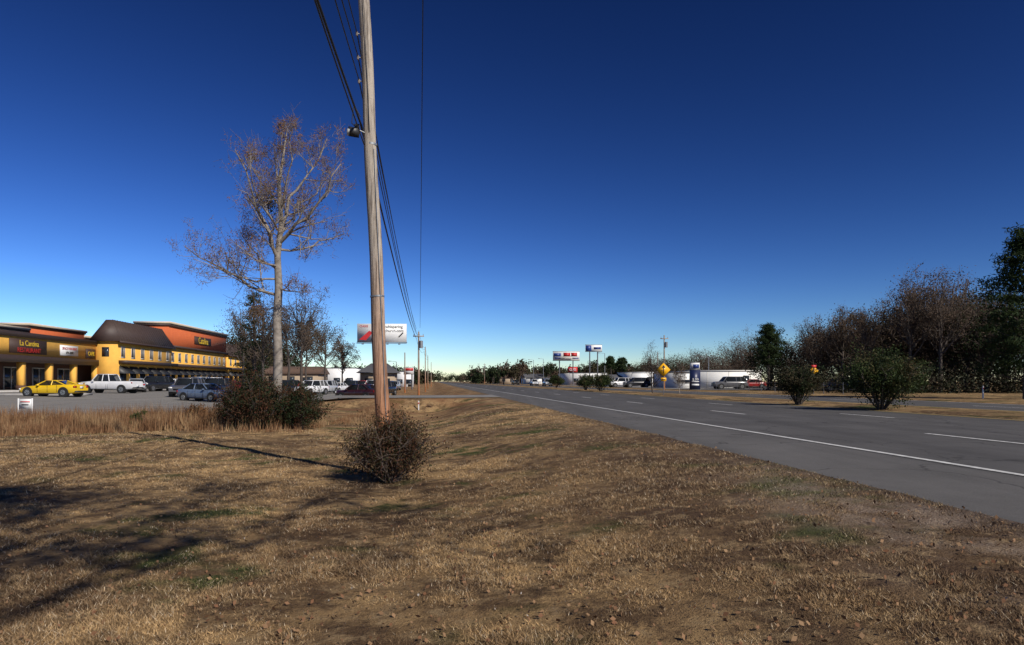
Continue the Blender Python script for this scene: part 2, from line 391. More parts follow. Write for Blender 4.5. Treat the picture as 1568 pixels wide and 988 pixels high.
bare_tree('tree',place(462,48),48,8.2,5.2,11,.22,m_brownleaf,4,lsize=.05,bark=m_barkd,nl=14)
bare_tree('tree',place(498,120),120,12,9,12,.4,m_brownleaf,6,lsize=.12,bark=m_barkd)
bare_tree('tree',place(525,135),135,10,8,13,.35,m_brownleaf,6,lsize=.12,bark=m_barkd)
bare_tree('tree',place(470,110),110,11,8,14,.35,m_olive,7,lsize=.12,bark=m_barkd)
bare_tree('tree',place(440,95),95,12,8,15,.35,m_brownleaf,7,lsize=.1,bark=m_barkd)
def shrub(name,x,y,w,h,seed,mats,n=70,per=60,ls=.04,stems=14,trunk=0,bark=m_barkd,inner=True,wild=0):
    random.seed(seed); mb=MB(); cs=[]
    for i in range(stems):
        a=random.uniform(0,6.28); R=w/2*random.uniform(.2,.95+wild); tip=np.array([math.cos(a)*R,math.sin(a)*R,h*random.uniform(.5,1.02+wild)*(1-.25*(R/(w/2))**2)])
        q=np.array([math.cos(a)*w*.03,math.sin(a)*w*.03,-.05]); m=(q+tip)/2+rv(.04*w)+np.array([0,0,.05*h]); r=.012*h+.006
        mb.path([q,m,tip],[r,r*.7,r*.25],5)
        for _ in range(6):
            s0=m+(tip-m)*random.random(); e=s0+unit(rv()+np.array([0,0,.6]))*w*.16; mb.tube(s0,e,r*.4,.003,3)
            if wild: cs.append(tuple(e))
    for i in range(n):
        a=random.uniform(0,6.28); ct=random.uniform(-.55 if not trunk else -.35,1); R=random.uniform(.45,1)**.6*random.uniform(.75,1.1)
        st=math.sqrt(1-ct*ct); z0=h*(trunk+(1-trunk)*.42); cs.append((math.cos(a)*st*R*w/2,math.sin(a)*st*R*w/2,z0+ct*R*h*(1-trunk)*.55))
    random.shuffle(cs); cs=np.array(cs); k=len(cs)//3
    mb.leaves(cs[:2*k],per,w*.05,ls,1); mb.leaves(cs[2*k:],per,w*.045,ls,2)
    if inner: mb.leaves(cs*np.array([.5,.5,.85]),per//2,w*.09,ls,2)
    return mb.obj(name,[bark,mats[0],mats[1]],(x,y,tz(x,y)))
m_bushred=leafmat('reddish_bush_leaves',(.10,.036,.020),(.048,.038,.017))
m_bushmix=leafmat('bush_mixed_leaves',(.035,.040,.014),(.085,.042,.022))
shrub('bush',-2.16,12.2,1.55,1.0,5,[m_bushmix,m_bushred],n=36,per=20,ls=.022,stems=95,wild=.24,bark=m_twigd)
shrub('bush',place(393,25.5),25.5,2.5,1.7,6,[m_bushred,m_dgreen],n=60,per=45,ls=.033,stems=70,wild=.2)
shrub('bush',place(455,26),26,2.0,1.35,8,[m_dgreen,m_bushred],n=60,per=50,ls=.033,stems=50,wild=.16)
shrub('bush',place(362,27),27,1.5,1.1,9,[m_bushred,m_dgreen],n=30,per=40,ls=.03,stems=40,wild=.15)
shrub('bush',place(215,25.5),25.5,.8,.75,10,[m_green,m_green],n=24,per=40,ls=.035)
shrub('bush',place(300,27),27,1.0,.8,19,[m_bushred,m_russet],n=24,per=30,ls=.03,stems=30,wild=.1)
shrub('ornamental_tree',place(1350,28.4),28.4,3.2,2.2,21,[m_green,m_dgreen],n=110,per=60,ls=.045,trunk=.2,stems=22,wild=.08)
shrub('ornamental_tree',place(1222,34.5),34.5,2.4,1.9,22,[m_olive,m_dgreen],n=60,per=45,ls=.045,trunk=.2,stems=22,wild=.08)
shrub('ornamental_tree',place(920,80),80,2.9,2.1,23,[m_green,m_dgreen],n=80,per=50,ls=.07,trunk=.1)
shrub('ornamental_tree',place(897,88),88,2.6,2.0,24,[m_green,m_dgreen],n=80,per=50,ls=.07,trunk=.1)
shrub('ornamental_tree',place(852,120),120,2.8,2.3,25,[m_green,m_dgreen],n=70,per=50,ls=.08,trunk=.1)
bare_tree('tree',place(1000,66),66,4.9,4.0,31,.16,m_brownleaf,3,lsize=.04,clear=.12,bark=m_barkd,nl=14)
bare_tree('tree',place(1041,60),60,2.9,1.7,32,.08,m_brownleaf,2,lsize=.04,clear=.2,bark=m_bark)
# tall bare trees standing in front of the wood
for i,(px,y,h,w) in enumerate([(1395,72,12.4,7),(1440,70,12.2,7),(1478,72,12.0,6.5),(1325,76,9.4,6),(1290,80,9.4,6),(1245,96,10.2,6)]):
    bare_tree('tree',place(px,y),y,h,w,60+i,.42,m_brownleaf,5,lsize=.075,clear=.25,bark=m_barkd,nl=15)
random.seed(5)
def crownmass(mb,x,y,h,w,mat,ls=.28,n=40,per=34,low=.25,twig=True,z0=.4,ntw=5,tr=.07):
    mb.path([np.array([x,y,z0-.3]),np.array([x+random.uniform(-.4,.4),y,z0+h*.6]),np.array([x,y,z0+h*.9])],[.022*h,.014*h,.01],6,0)
    cs=[]; sx=random.uniform(.85,1.15)
    for i in range(n):
        a=random.uniform(0,6.28);ct=random.uniform(-.8,1);st=math.sqrt(1-ct*ct);R=random.uniform(.3,1.0)*random.uniform(.85,1.14)
        c=np.array([x+math.cos(a)*st*R*w/2*sx,y+math.sin(a)*st*R*w/2,z0+h*(low+(1-low)*.48)+ct*R*h*(1-low)*.5]); cs.append(c)
        if twig:
            q=np.array([x,y,z0+h*random.uniform(low*.7,.6)]); mb.path([q,(q+c)/2+rv(.25),c],[.007*h,.0045*h,.018],4,4)
            for _ in range(ntw): mb.tube(c,c+unit(rv()+np.array([0,0,.8]))*h*random.uniform(.06,.12),.018,.006,3,4)
    mb.leaves(np.array(cs),per,w*tr,ls,mat)
mb=MB()
spec=[(1105,150,8.0,12,1),(1128,158,10.8,13,2),(1150,150,12.2,12,1),(1180,100,8.8,7,3),(1212,120,8.0,9,1),(1240,112,9.6,9,2),(1262,98,9.6,9,1),
 (1290,85,10.2,9,1),(1318,82,10.2,9,2),(1345,92,11.6,9,1),(1372,84,12.2,9,2),(1400,80,13.8,9,1),(1430,80,14.4,9,1),(1460,78,13.8,9,1),(1488,82,13.4,9,2),(1510,70,10.5,8,3),(1540,74,11.5,9,1),(1580,70,11,9,2),(1620,66,11,10,1),(1680,66,12,10,3),
 (1310,100,9.8,10,1),(1385,100,12.4,11,2),(1450,98,13.6,11,1),(1500,95,13.4,11,1),(1415,92,12.4,9,2),(1355,105,11,9,1),(1475,90,11.5,9,3),
 (1030,190,7.8,13,3),(1060,180,9.2,13,2),(1082,180,9.5,12,1),(1010,200,8,10,1),(985,210,7,12,3)]
for px,y,h,w,mt in spec:
    crownmass(mb,place(px,y),y,h,w,mt,ls=.115 if mt<3 else .14,n=105,per=50 if mt<3 else 60,low=.12,ntw=8,tr=.058)
for i in range(170):
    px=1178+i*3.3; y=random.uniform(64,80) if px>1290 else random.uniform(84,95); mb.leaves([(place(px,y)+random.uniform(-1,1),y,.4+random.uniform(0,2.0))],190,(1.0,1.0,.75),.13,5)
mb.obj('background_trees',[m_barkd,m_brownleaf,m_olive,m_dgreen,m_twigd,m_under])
pine('pine_tree',place(1572,44),44,10.7,7.2,41,clear=.12,n=70,ls=.16,per=270,sp=.04)
pine('pine_tree',place(1176,88),88,8.3,4.6,42,clear=.4,n=40,ls=.16,per=260)
pine('pine_tree',place(952,170),170,6.8,5,43,clear=.55,n=24,ls=.3)
pine('pine_tree',place(935,175),175,7.4,4,44,clear=.6,n=20,ls=.3)
mb=MB(); random.seed(9)
for i in range(330):
    px=random.uniform(300,1130); y=random.uniform(300,480) 
    if abs(px-690)<30: y=random.uniform(900,1200)
    h=random.uniform(5.5,10.5)*(y/400)
    if abs(px-690)<30: h=random.uniform(9,14)
    mt=random.choice([1,2,3,3]); w=h*1.5
    crownmass(mb,place(px,y),y,h,w,mt,ls=.6,n=16,per=30,low=.0,twig=False)
for i in range(26):
    px=random.uniform(730,1000); y=random.uniform(230,300); h=random.uniform(6,9.5); crownmass(mb,place(px,y),y,h,h*.8,random.choice([1,2,3]),ls=.4,n=18,per=30,low=.3)
for px,y,h in [(325,215,19),(345,220,18),(362,190,15),(376,180,15),(395,170,13),(415,175,14),(436,180,13),(310,240,20)]:
    crownmass(mb,place(px,y),y,h,12,random.choice([1,2,3]),ls=.3,n=60,per=44,low=.1)
mb.obj('distant_trees',[m_barkd,m_brownleaf,m_olive,m_dgreen,m_twigd])
# spreading oak behind the photographer (its crown shades the lawn)
random.seed(77); mb=MB(); tips=[]
mb.path([np.array([0,0,-.2]),np.array([.1,.1,3.5]),np.array([.2,.3,7.2])],[.40,.30,.20],10)
for i in range(10):
    a=i*2.4; rr=random.uniform(.8,3.6); limb(mb,(.2,.3,7.0),(6.0+math.cos(a)*rr,8.2+math.sin(a)*rr*.28,random.uniform(12.2,13.0)),.06,.02,1,tips,8,kL=.16)
sel=[t for t in tips if t[1]>5.6]
mb.leaves(np.array(sel),40,.36,.065,1)
for i in range(8):
    a=2.2+i*.5; limb(mb,(.2,.3,6.5),(math.cos(a)*4,math.sin(a)*4,random.uniform(9,12)),.07,.02,1,tips,6)
mb.obj('oak_tree',[m_barkd,m_olive],(0.0,-9.2,0.0))

# ---------------------------------------------------------------- utility poles and wires
def polemat():
    m,nt,b=nodes('weathered_pole_wood')
    g=nt.nodes.new('ShaderNodeNewGeometry'); sx=nt.nodes.new('ShaderNodeSeparateXYZ'); nt.links.new(g.outputs['Position'],sx.inputs[0])
    mp=nt.nodes.new('ShaderNodeMapping'); mp.inputs['Scale'].default_value=(16,16,.55); nt.links.new(g.outputs['Position'],mp.inputs['Vector'])
    st=noise(nt,1.6,6,mp.outputs[0],.75)
    base=mix(nt,mrange(nt,sx.outputs['Z'],.1,4.2),(.42,.155,.05),(.43,.375,.31))
    dk=mix(nt,mrange(nt,sx.outputs['Z'],.1,5),(.12,.045,.02),(.14,.115,.095))
    c=mix(nt,mrange(nt,st,.46,.60,0,.9),base,dk)
    nt.links.new(c,b.inputs['Base Color']); b.inputs['Roughness'].default_value=.9; b.inputs['Specular IOR Level'].default_value=.1; bump(nt,b,st,.8,.03); return m
m_pole=polemat(); m_metal=pm('galvanised_metal',(.30,.31,.32),(.20,.21,.22),12,.5,.5)
m_dark=pm('dark_metal',(.03,.03,.032),(.05,.05,.05),8,.5,.3); m_wire=pm('wire_rubber',(.012,.012,.013),None,5,.6)
m_porc=pm('porcelain',(.22,.18,.15),(.15,.12,.1),9,.3); m_white=pm('white_paint',(.74,.74,.72),(.62,.62,.6),2,.5)
m_lens=pm('lamp_lens',(.55,.55,.5),(.4,.4,.38),20,.15)
pb=np.array([-2.40,13.0,-.5]); pt=np.array([-2.93,13.0,11.4])
mb=MB(); N=16; pts=[pb+(pt-pb)*i/N+np.array([.012*math.sin(i*1.3),.01*math.cos(i),0]) for i in range(N+1)]
mb.path(pts,[.142-.045*i/N for i in range(N+1)],20,0); 
def onp(z): t=(z-pb[2])/(pt[2]-pb[2]); return pb+(pt-pb)*t
for z in (7.3,8.2,7.75): 
    q=onp(z); mb.tube(q+[-.10,-.02,0],q+[-.16,-.04,0],.012,.012,8,1,True); mb.tube(q+[-.16,-.04,-.04],q+[-.16,-.04,.03],.02,.026,10,3,True)
mb.tube(onp(6.1)+[0,0,-.02],onp(6.1)+[0,0,.02],.125,.125,16,1); mb.tube(onp(3.2),onp(3.23),.137,.137,16,1)
q=onp(6.3); mb.tube(q+[-.08,-.08,0],q+[-.26,-.16,.06],.015,.015,8,1)
mb.box(tuple(q+[-.27,-.18,-.02]),(.19,.12,.16),2,rz=.5,tilt=Matrix.Rotation(.5,3,'X')); mb.box(tuple(q+[-.30,-.235,-.05]),(.16,.03,.12),4,rz=.5,tilt=Matrix.Rotation(.5,3,'X'))
mb.box(tuple(q+[-.22,-.14,.10]),(.08,.07,.08),2,rz=.5)
mb.path([onp(6.3)+[.02,-.14,0],onp(7.4)+[.02,-.13,0],onp(9)+[.01,-.125,0],onp(11)+[0,-.115,0]],[.006]*4,5,2)
mb.path([onp(0.2)+[.09,-.12,0],onp(3)+[.085,-.115,0],onp(6)+[.08,-.105,0]],[.007]*3,5,1)
mb.obj('utility_pole',[m_pole,m_metal,m_dark,m_porc,m_lens],smooth=True)
def far_pole(x,y,h,arm=True,r=.12,name='utility_pole'):
    z=tz(x,y); mb=MB(); mb.path([np.array([x,y,z-.3]),np.array([x,y,z+h])],[r,r*.7],10,0)
    if arm:
        mb.box((x,y-.1,z+h-.5),(1.2,.1,.12),0,rz=ANG)
        for k in(-.5,.5): mb.tube((x+k,y-.1+k*SA,z+h-.44),(x+k,y-.1+k*SA,z+h-.24),.04,.03,6,1,True)
        mb.tube((x+.28,y-.1,z+h-1.8),(x+.28,y-.1,z+h-1.0),.2,.2,10,1,True)
    return mb.obj(name,[m_pole,m_metal])
P2=(-10.25,75); far_pole(*P2,7.5)
far_pole(-16.5,130,8.6,False); far_pole(-22.8,185,9,False); far_pole(-29,245,9,False); far_pole(place(620,110),110,6.5,False)
far_pole(place(1017,100),100,7.9,True); far_pole(place(1007,160),160,8,False); far_pole(place(742,300),300,9)
def wire(mb,a,b_,sag,r=.012,n=18):
    a=np.array(a,float);b_=np.array(b_,float); pts=[a+(b_-a)*t-np.array([0,0,4*sag*t*(1-t)]) for t in np.linspace(0,1,n)]
    mb.path(pts,[r]*n,5)
mb=MB()
for z,zf,sg,r,bx in ((6.45,6.3,.55,.020,.9),(7.3,6.8,.7,.011,.9),(8.2,7.4,.7,.011,.9),(7.75,7.0,.8,.011,.75)):
    q=onp(z)+[-.16,-.04,.03]; wire(mb,q,(P2[0]-.25,75,zf),sg,r*1.2); wire(mb,q,(bx+.5,-26,z+.6),.8,r)
wire(mb,onp(6.1)+[-.12,0,0],(1.7,-26,7.2),.9,.012)
wire(mb,onp(6.1)+[.12,0,0],(P2[0],75,6.1),.35,.010)
wire(mb,(-10.1,75,7.45),(-.45,4,12.2),.25,.015,30); 
wire(mb,(-.45,4,12.2),(2.5,-26,12),.3,.014,10)
for dz in (0,.4,.9): wire(mb,(P2[0]-.3*dz,75,7.2-dz),(-16.5-.3*dz,130,8.2-dz),.8,.014); wire(mb,(-16.5-.3*dz,130,8.2-dz),(-22.8,185,8.7-dz),.8,.016)
mb.path([onp(6.25)+[-.2,-.1,.1],onp(6.5)+[-.33,-.05,0],onp(6.85)+[-.27,-.05,0],onp(6.6)+[-.15,-.1,0]],[.009]*4,5)
mb.obj('power_lines',[m_wire])

# ---------------------------------------------------------------- vehicles
m_glass=pm('car_glass',(.015,.018,.02),None,4,.06,0,spec=.8); m_tire=pm('tire_rubber',(.018,.018,.018),None,8,.85)
m_rim=pm('alloy_rim',(.5,.5,.5),(.35,.35,.35),9,.3,.8); m_red=pm('tail_lamp_red',(.35,.01,.01),None,5,.25); m_head=pm('head_lamp',(.7,.7,.68),None,5,.15)
m_trim=pm('black_trim',(.02,.02,.02),None,5,.5)
paint={}
def carpaint(n,c):
    if n not in paint: paint[n]=pm('car_paint_'+n,c,tuple(x*.85 for x in c),1.5,.28,0,coat=.8)
    return paint[n]
PR={
 'sedan':dict(L=4.6,Wd=1.78,st=[(0,.42,.62,.80),(.06,.30,.62,.88),(.20,.25,.66,.93),(.34,.22,.68,.96),(.5,.22,.68,.97),(.7,.22,.70,.99),(.86,.25,.70,1.02),(.97,.32,.68,.98),(1,.42,.66,.86)],gh=(.27,.41,.70,.87,.96,1.42)),
 'coupe':dict(L=4.55,Wd=1.82,st=[(0,.36,.50,.66),(.05,.22,.52,.74),(.18,.18,.56,.82),(.34,.18,.60,.88),(.5,.18,.62,.88),(.7,.18,.66,.92),(.86,.22,.68,.95),(.97,.28,.68,.93),(1,.38,.64,.80)],gh=(.31,.46,.64,.84,.88,1.24)),
 'suv':dict(L=4.8,Wd=1.9,st=[(0,.45,.75,.95),(.05,.34,.78,1.05),(.2,.30,.82,1.10),(.34,.28,.84,1.12),(.5,.28,.84,1.12),(.7,.28,.84,1.12),(.86,.30,.84,1.12),(.97,.36,.84,1.12),(1,.45,.8,1.05)],gh=(.25,.36,.88,.97,1.11,1.76)),
 'pickup':dict(L=5.7,Wd=1.95,st=[(0,.5,.8,1.0),(.04,.40,.85,1.10),(.18,.36,.9,1.16),(.30,.34,.92,1.18),(.45,.34,.92,1.18),(.60,.34,.92,1.18),(.8,.34,.92,1.18),(.97,.40,.92,1.18),(1,.48,.92,1.16)],gh=(.25,.34,.54,.58,1.17,1.85)),
}
def vehicle(kind,x,y,rz,colname,col,name=None):
    p=PR[kind]; L,Wd=p['L'],p['Wd']; mb=MB(); secs=[]
    for t,zb,zm,zt in p['st']:
        X=(t-.5)*L; e=1-.16*abs(2*t-1)**4; w=Wd/2*e
        half=[(0,zb),(w*.86,zb),(w*.97,zb+.08),(w,zm),(w*.96,zt-.06),(w*.86,zt),(0,zt+.02)]
        secs.append([(X,a,z) for a,z in half]+[(X,-a,z) for a,z in half[-2:0:-1]])
    n=len(secs[0]); V=np.array(secs).reshape(-1,3); F=[(i*n+j,i*n+(j+1)%n,(i+1)*n+(j+1)%n,(i+1)*n+j) for i in range(len(secs)-1) for j in range(n)]
    mb.add(V,F,0); mb.add(V[:n],[tuple(range(n))],0); mb.add(V[-n:],[tuple(range(n))[::-1]],0)
    a,b1,c,d,zb,zr=p['gh']; wb=Wd/2*.88; wt=Wd/2*.70
    X=lambda t:(t-.5)*L
    B=[(X(a),-wb,zb),(X(d),-wb,zb),(X(d),wb,zb),(X(a),wb,zb)]; T=[(X(b1),-wt,zr),(X(c),-wt,zr),(X(c),wt,zr),(X(b1),wt,zr)]
    mb.add(B+T,[(0,1,5,4),(1,2,6,5),(2,3,7,6),(3,0,4,7)],1)
    mb.add([(X(b1)-.06,-wt-.02,zr-.03),(X(c)+.06,-wt-.02,zr-.03),(X(c)+.06,wt+.02,zr-.03),(X(b1)-.06,wt+.02,zr-.03),(X(b1)+.1,-wt+.08,zr+.045),(X(c)-.1,-wt+.08,zr+.045),(X(c)-.1,wt-.08,zr+.045),(X(b1)+.1,wt-.08,zr+.045)],
        [(0,3,2,1),(4,5,6,7),(0,1,5,4),(1,2,6,5),(2,3,7,6),(3,0,4,7)],0)
    for i in range(4): mb.tube(B[i],T[i],.05,.045,6,0)
    for s in(-1,1):
        for t in ((.5*(a+b1)+.5*(c+d))/2+.02,)+((.78,) if kind=='suv' else ()):
            mb.tube((X(t),s*wb,zb),(X(t),s*wt,zr),.045,.04,6,0)
        for t in (.35,.53,.7 if kind!='pickup' else .56): mb.box((X(t),s*(Wd/2-.004),.62),(.012,.02,.55),5)
        mb.box((X(a)+.28,s*(Wd/2+.05),zb+.02),(.14,.16,.11),0)
        mb.box((0,s*(Wd/2-.02),p['st'][3][1]+.05),(L*.5,.06,.09),5)
        for t in (.17,.81):
            r=.33 if kind in('sedan','coupe') else .38; xx=X(t)
            mb.tube((xx,s*(Wd/2-.30),r+.02),(xx,s*(Wd/2+.004),r+.02),r+.075,r+.075,20,5,True)
            mb.tube((xx,s*(Wd/2-.24),r),(xx,s*(Wd/2+.02),r),r,r,20,2,True)
            mb.tube((xx,s*(Wd/2+.0),r),(xx,s*(Wd/2+.028),r),r*.64,r*.6,16,3,True); mb.tube((xx,s*(Wd/2+.02),r),(xx,s*(Wd/2+.036),r),r*.16,r*.12,10,5,True)
            for k in range(5):
                an=k*1.257; mb.tube((xx+math.cos(an)*r*.38,s*(Wd/2+.02),r+math.sin(an)*r*.38),(xx+math.cos(an)*r*.38,s*(Wd/2+.033),r+math.sin(an)*r*.38),r*.11,r*.11,6,5,True)
        zt=p['st'][1][3]; mb.box((X(.012),s*Wd*.35,zt-.16),(.12,.34,.13),6); zt=p['st'][-2][3]; mb.box((X(.988),s*Wd*.36,zt-.17),(.12,.26,.16),4)
    mb.box((X(.004),0,p['st'][0][2]-.02),(.08,Wd*.42,.14),5); mb.box((X(.0),0,p['st'][0][1]+.02),(.10,Wd*.78,.12),5)
    mb.box((X(1.0),0,p['st'][0][1]+.04),(.10,Wd*.78,.12),5); mb.box((X(1.006),0,.72),(.03,.36,.16),6)
    if kind=='pickup': mb.bb(X(.60),X(.975),-Wd/2*.78,Wd/2*.78,1.14,1.215,5)
    if kind=='coupe': mb.box((X(.95),0,1.08),(.2,Wd*.78,.03),0); [mb.box((X(.95),s*Wd*.33,1.0),(.1,.04,.14),0) for s in(-1,1)]
    nm=name or {'pickup':'pickup_truck','suv':'parked_suv','coupe':'parked_sports_coupe','sedan':'parked_car'}[kind]
    return mb.obj(nm,[carpaint(colname,col),m_glass,m_tire,m_rim,m_red,m_trim,m_head],(x,y,tz(x,y)+.03),rz)
def lotveh(kind,px,y,rz,cn,c,name=None,z=None):
    o=vehicle(kind,place(px,y),y,rz,cn,c,name)
    if z is not None:o.location.z=z
    return o
YEL=(.80,.50,.01);WH=(.76,.76,.76);BK=(.015,.015,.017);SIL=(.42,.44,.46);BLU=(.13,.18,.27);RED=(.28,.015,.015);MAR=(.045,.012,.014);GR=(.10,.10,.11)
D=math.radians
lotveh('coupe',83,54,D(-4),'yellow',YEL); lotveh('pickup',170,68,D(-6),'white',WH)
lotveh('sedan',209,74,D(-60),'silver',SIL); lotveh('suv',238,80,D(80),'black',BK); lotveh('sedan',262,84,D(100),'white',WH)
lotveh('sedan',314,56,D(158),'blue',BLU); lotveh('suv',288,64,D(95),'grey',GR); lotveh('suv',330,72,D(85),'black',BK); lotveh('sedan',350,84,D(80),'red',RED)
lotveh('suv',305,98,D(85),'silver',SIL); lotveh('suv',325,108,D(85),'white',WH)
lotveh('sedan',551,63,D(-28),'maroon',MAR); lotveh('suv',478,84,D(70),'white',WH); lotveh('sedan',458,88,D(60),'red',RED); lotveh('suv',498,92,D(80),'silver',SIL)
lotveh('suv',438,86,D(75),'black',BK); lotveh('sedan',518,104,D(80),'white',WH); lotveh('suv',536,108,D(85),'black',BK); lotveh('suv',556,112,D(85),'red',RED); lotveh('pickup',572,112,D(75),'white',WH)
lotveh('sedan',590,128,D(80),'grey',GR); lotveh('suv',604,132,D(90),'silver',SIL); lotveh('suv',588,84,D(80),'black',BK)
for px,y,k,cn,c,r in [(1117,98,'suv','grey',GR,5),(975,125,'suv','black',BK,10),(950,130,'suv','white',WH,20),(1286,78,'sedan','black',BK,0),(1150,112,'sedan','red',RED,3)]:
    lotveh(k,px,y,D(r),cn,c)
for px,y,cn,c in [(818,190,'white',WH),(838,165,'silver',SIL),(790,240,'black',BK)]: lotveh('suv',px,y,ANG+D(90),cn,c,'car',z=ROADZ)

# ---------------------------------------------------------------- strip mall
m_yel=pm('yellow_stucco',(.78,.42,.070),(.68,.36,.06),1.2,.85,bmp=.2); m_org=pm('orange_stucco',(.52,.115,.032),(.45,.095,.028),1.2,.85,bmp=.2)
m_brn=pm('brown_metal_roof',(.060,.036,.029),(.042,.027,.022),3,.6); m_cream=pm('cream_trim',(.55,.46,.34),(.48,.40,.30),3,.7)
m_brick=pm('store_brick',(.10,.05,.035),(.07,.035,.025),6,.9); m_win=pm('window_glass',(.02,.025,.03),(.03,.035,.04),2,.08,0,spec=.8)
m_frame=pm('window_frame',(.5,.47,.42),None,4,.6); m_conc=pm('concrete',(.42,.40,.37),(.32,.30,.28),3,.9); m_rtxt=pm('red_letter',(.45,.02,.015),None,4,.5); m_ytxt=pm('yellow_letter',(.75,.5,.03),None,4,.5)
m_btxt=pm('black_letter',(.02,.02,.02),None,4,.5); m_plq=pm('sign_plaque_brown',(.05,.025,.018),None,4,.6)
mall=empty('strip_mall',(0,0,0),ANG)
w=MB(); r=MB(); wi=MB(); g0=.38
w.bb(-53,-46.2,58,192,g0-.3,g0+.15,4)
w.bb(-75,-53,58,190,g0,6.55,3); w.bb(-53.0,-50,58,107.97,4.75,7.0,0); r.bb(-53.3,-49.75,57.8,107.9,7.0,7.6,0); r.bb(-53,-49.6,57.9,107.95,3.95,4.75,0)
for a,e,z,m in ((84,98,8.4,2),(98,113,9.1,1),(62,82,8.2,2),(113,128,8.4,1)):
    w.bb(-58.5,-54,a,e,6.5,z,m); r.bb(-58.7,-53.7,a-.2,e+.2,z,z+.32,1); r.bb(-58.6,-53.85,a-.1,e+.1,z-.22,z,0)
for v in np.arange(59,108,6.1): w.bb(-50.6,-49.9,v,v+.7,g0+.15,3.95,0); w.bb(-50.65,-49.85,v-.05,v+.75,g0+.15,1.1,3)
for v in np.arange(60,106,6.1):
    wi.bb(-53.05,-52.94,v+.6,v+3.6,.9,3.3,0); wi.bb(-53.05,-52.93,v+3.9,v+5.1,.55,3.2,0)
    for k in (.55,2.05,3.6,3.85,5.1): wi.bb(-53.0,-52.88,v+k-.04,v+k+.05,.55,3.32,1)
    wi.bb(-53.0,-52.87,v+.5,v+5.2,3.3,3.42,1)
def wing(v0,v1,uf,zt,wallm,div=None,back=-51.5):
    w.bb(back,uf,v0,v1,g0,div or zt,0)
    if div: w.bb(back+.01,uf-.01,v0+.01,v1-.01,div,zt,wallm)
    r.bb(uf,uf+1.3,v0+.3,v1-.3,4.3,4.75,0)
    n=max(3,int((v1-v0)/3.4)); st=(v1-v0)/n
    for i in range(n):
        c=v0+st*(i+.5)
        wi.bb(uf-.05,uf+.03,c-.55,c+.55,5.3,6.7,0); wi.bb(uf-.05,uf+.06,c-.66,c+.66,5.15,5.3,1); wi.bb(uf-.05,uf+.05,c-.66,c-.55,5.3,6.7,1); wi.bb(uf-.05,uf+.05,c+.55,c+.66,5.3,6.7,1); wi.bb(uf-.05,uf+.06,c-.66,c+.66,6.7,6.86,1)
        wi.bb(uf,uf+.045,c-.04,c+.04,5.3,6.7,1)
        wi.bb(uf-.05,uf+.03,c-1.1,c+1.1,.6,3.1,0); wi.bb(uf,uf+.06,c-.04,c+.04,.6,3.1,2)
        A=[(uf+.02,c-1.3,3.9),(uf+.02,c+1.3,3.9),(uf+1.2,c-1.3,3.0),(uf+1.2,c+1.3,3.0),(uf+.02,c-1.3,2.8),(uf+.02,c+1.3,2.8),(uf+1.2,c-1.3,2.75),(uf+1.2,c+1.3,2.75)]
        r.add(A,[(0,2,3,1),(2,6,7,3),(0,4,6,2),(1,3,7,5)],2)
wing(108,129,-47,7.6,0,back=-50.4); wing(129,163,-47.4,12.0,1,7.9,back=-53.1); wing(163,190,-47,7.6,0,back=-50.4)
wi.bb(-49.2,-48.2,107.96,108.04,5.3,6.7,0)
def mansard(v0,v1,uf,ub,z0,z1):
    o=.5; i=1.7
    V=[(uf+o,v0-o,z0),(uf+o,v1+o,z0),(ub-o,v1+o,z0),(ub-o,v0-o,z0),(uf+o-i,v0-o+i,z1),(uf+o-i,v1+o-i,z1),(ub-o+i,v1+o-i,z1),(ub-o+i,v0-o+i,z1)]
    r.add(V,[(0,1,5,4),(1,2,6,5),(2,3,7,6),(3,0,4,7),(4,5,6,7),(0,3,2,1)],0)
    r.bb(uf+o-.02,uf+o+.1,v0-o,v1+o,z0-.25,z0+.05,0)
    for v in np.arange(v0,v1,.9): r.tube((uf+o,v,z0+.05),(uf+o-i,min(max(v,v0-o+i),v1+o-i),z1+.04),.035,.035,4,0)
mansard(108,129,-47,-50.4,7.6,10.9); mansard(163,190,-47,-50.4,7.6,10.4)
r.bb(-53.4,-47.0,128.7,163.3,12.0,12.35,1); r.bb(-53.3,-47.15,128.8,163.2,11.6,12.0,0); r.bb(-47.4,-46.8,129.5,162.5,7.75,8.1,0)
w.obj('walls',[m_yel,m_org,m_cream,m_brick,m_conc,m_cream],parent=mall); r.obj('roof',[m_brn,m_cream,m_trim],parent=mall); wi.obj('windows',[m_win,m_frame,m_trim],parent=mall)
sg=MB(); sg.bb(-50,-49.92,87,94.8,5.0,6.75,0); sg.bb(-50,-49.9,98.0,102.6,5.1,6.5,1); sg.bb(-50,-49.92,104.9,107.6,4.9,6.3,0); sg.bb(-47.4,-47.3,142,152,9.0,10.6,0)
sg.obj('sign_panels',[m_plq,m_white],parent=mall)
R3=(D(90),0,D(90))
text('sign_text','La Cantina',(-49.88,90.9,6.25),.95,m_ytxt,R3,mall); text('sign_text','RESTAURANT',(-49.88,90.9,5.4),.8,m_rtxt,R3,mall)
text('sign_text','SPACE FOR RENT',(-49.86,100.3,6.05),.48,m_rtxt,R3,mall); text('sign_text','694-3880',(-49.86,100.3,5.5),.5,m_btxt,R3,mall)
text('sign_text','CAFE',(-49.88,106.25,5.6),.8,m_ytxt,R3,mall); text('sign_text','Catalina',(-47.25,147,9.8),1.8,m_ytxt,R3,mall)

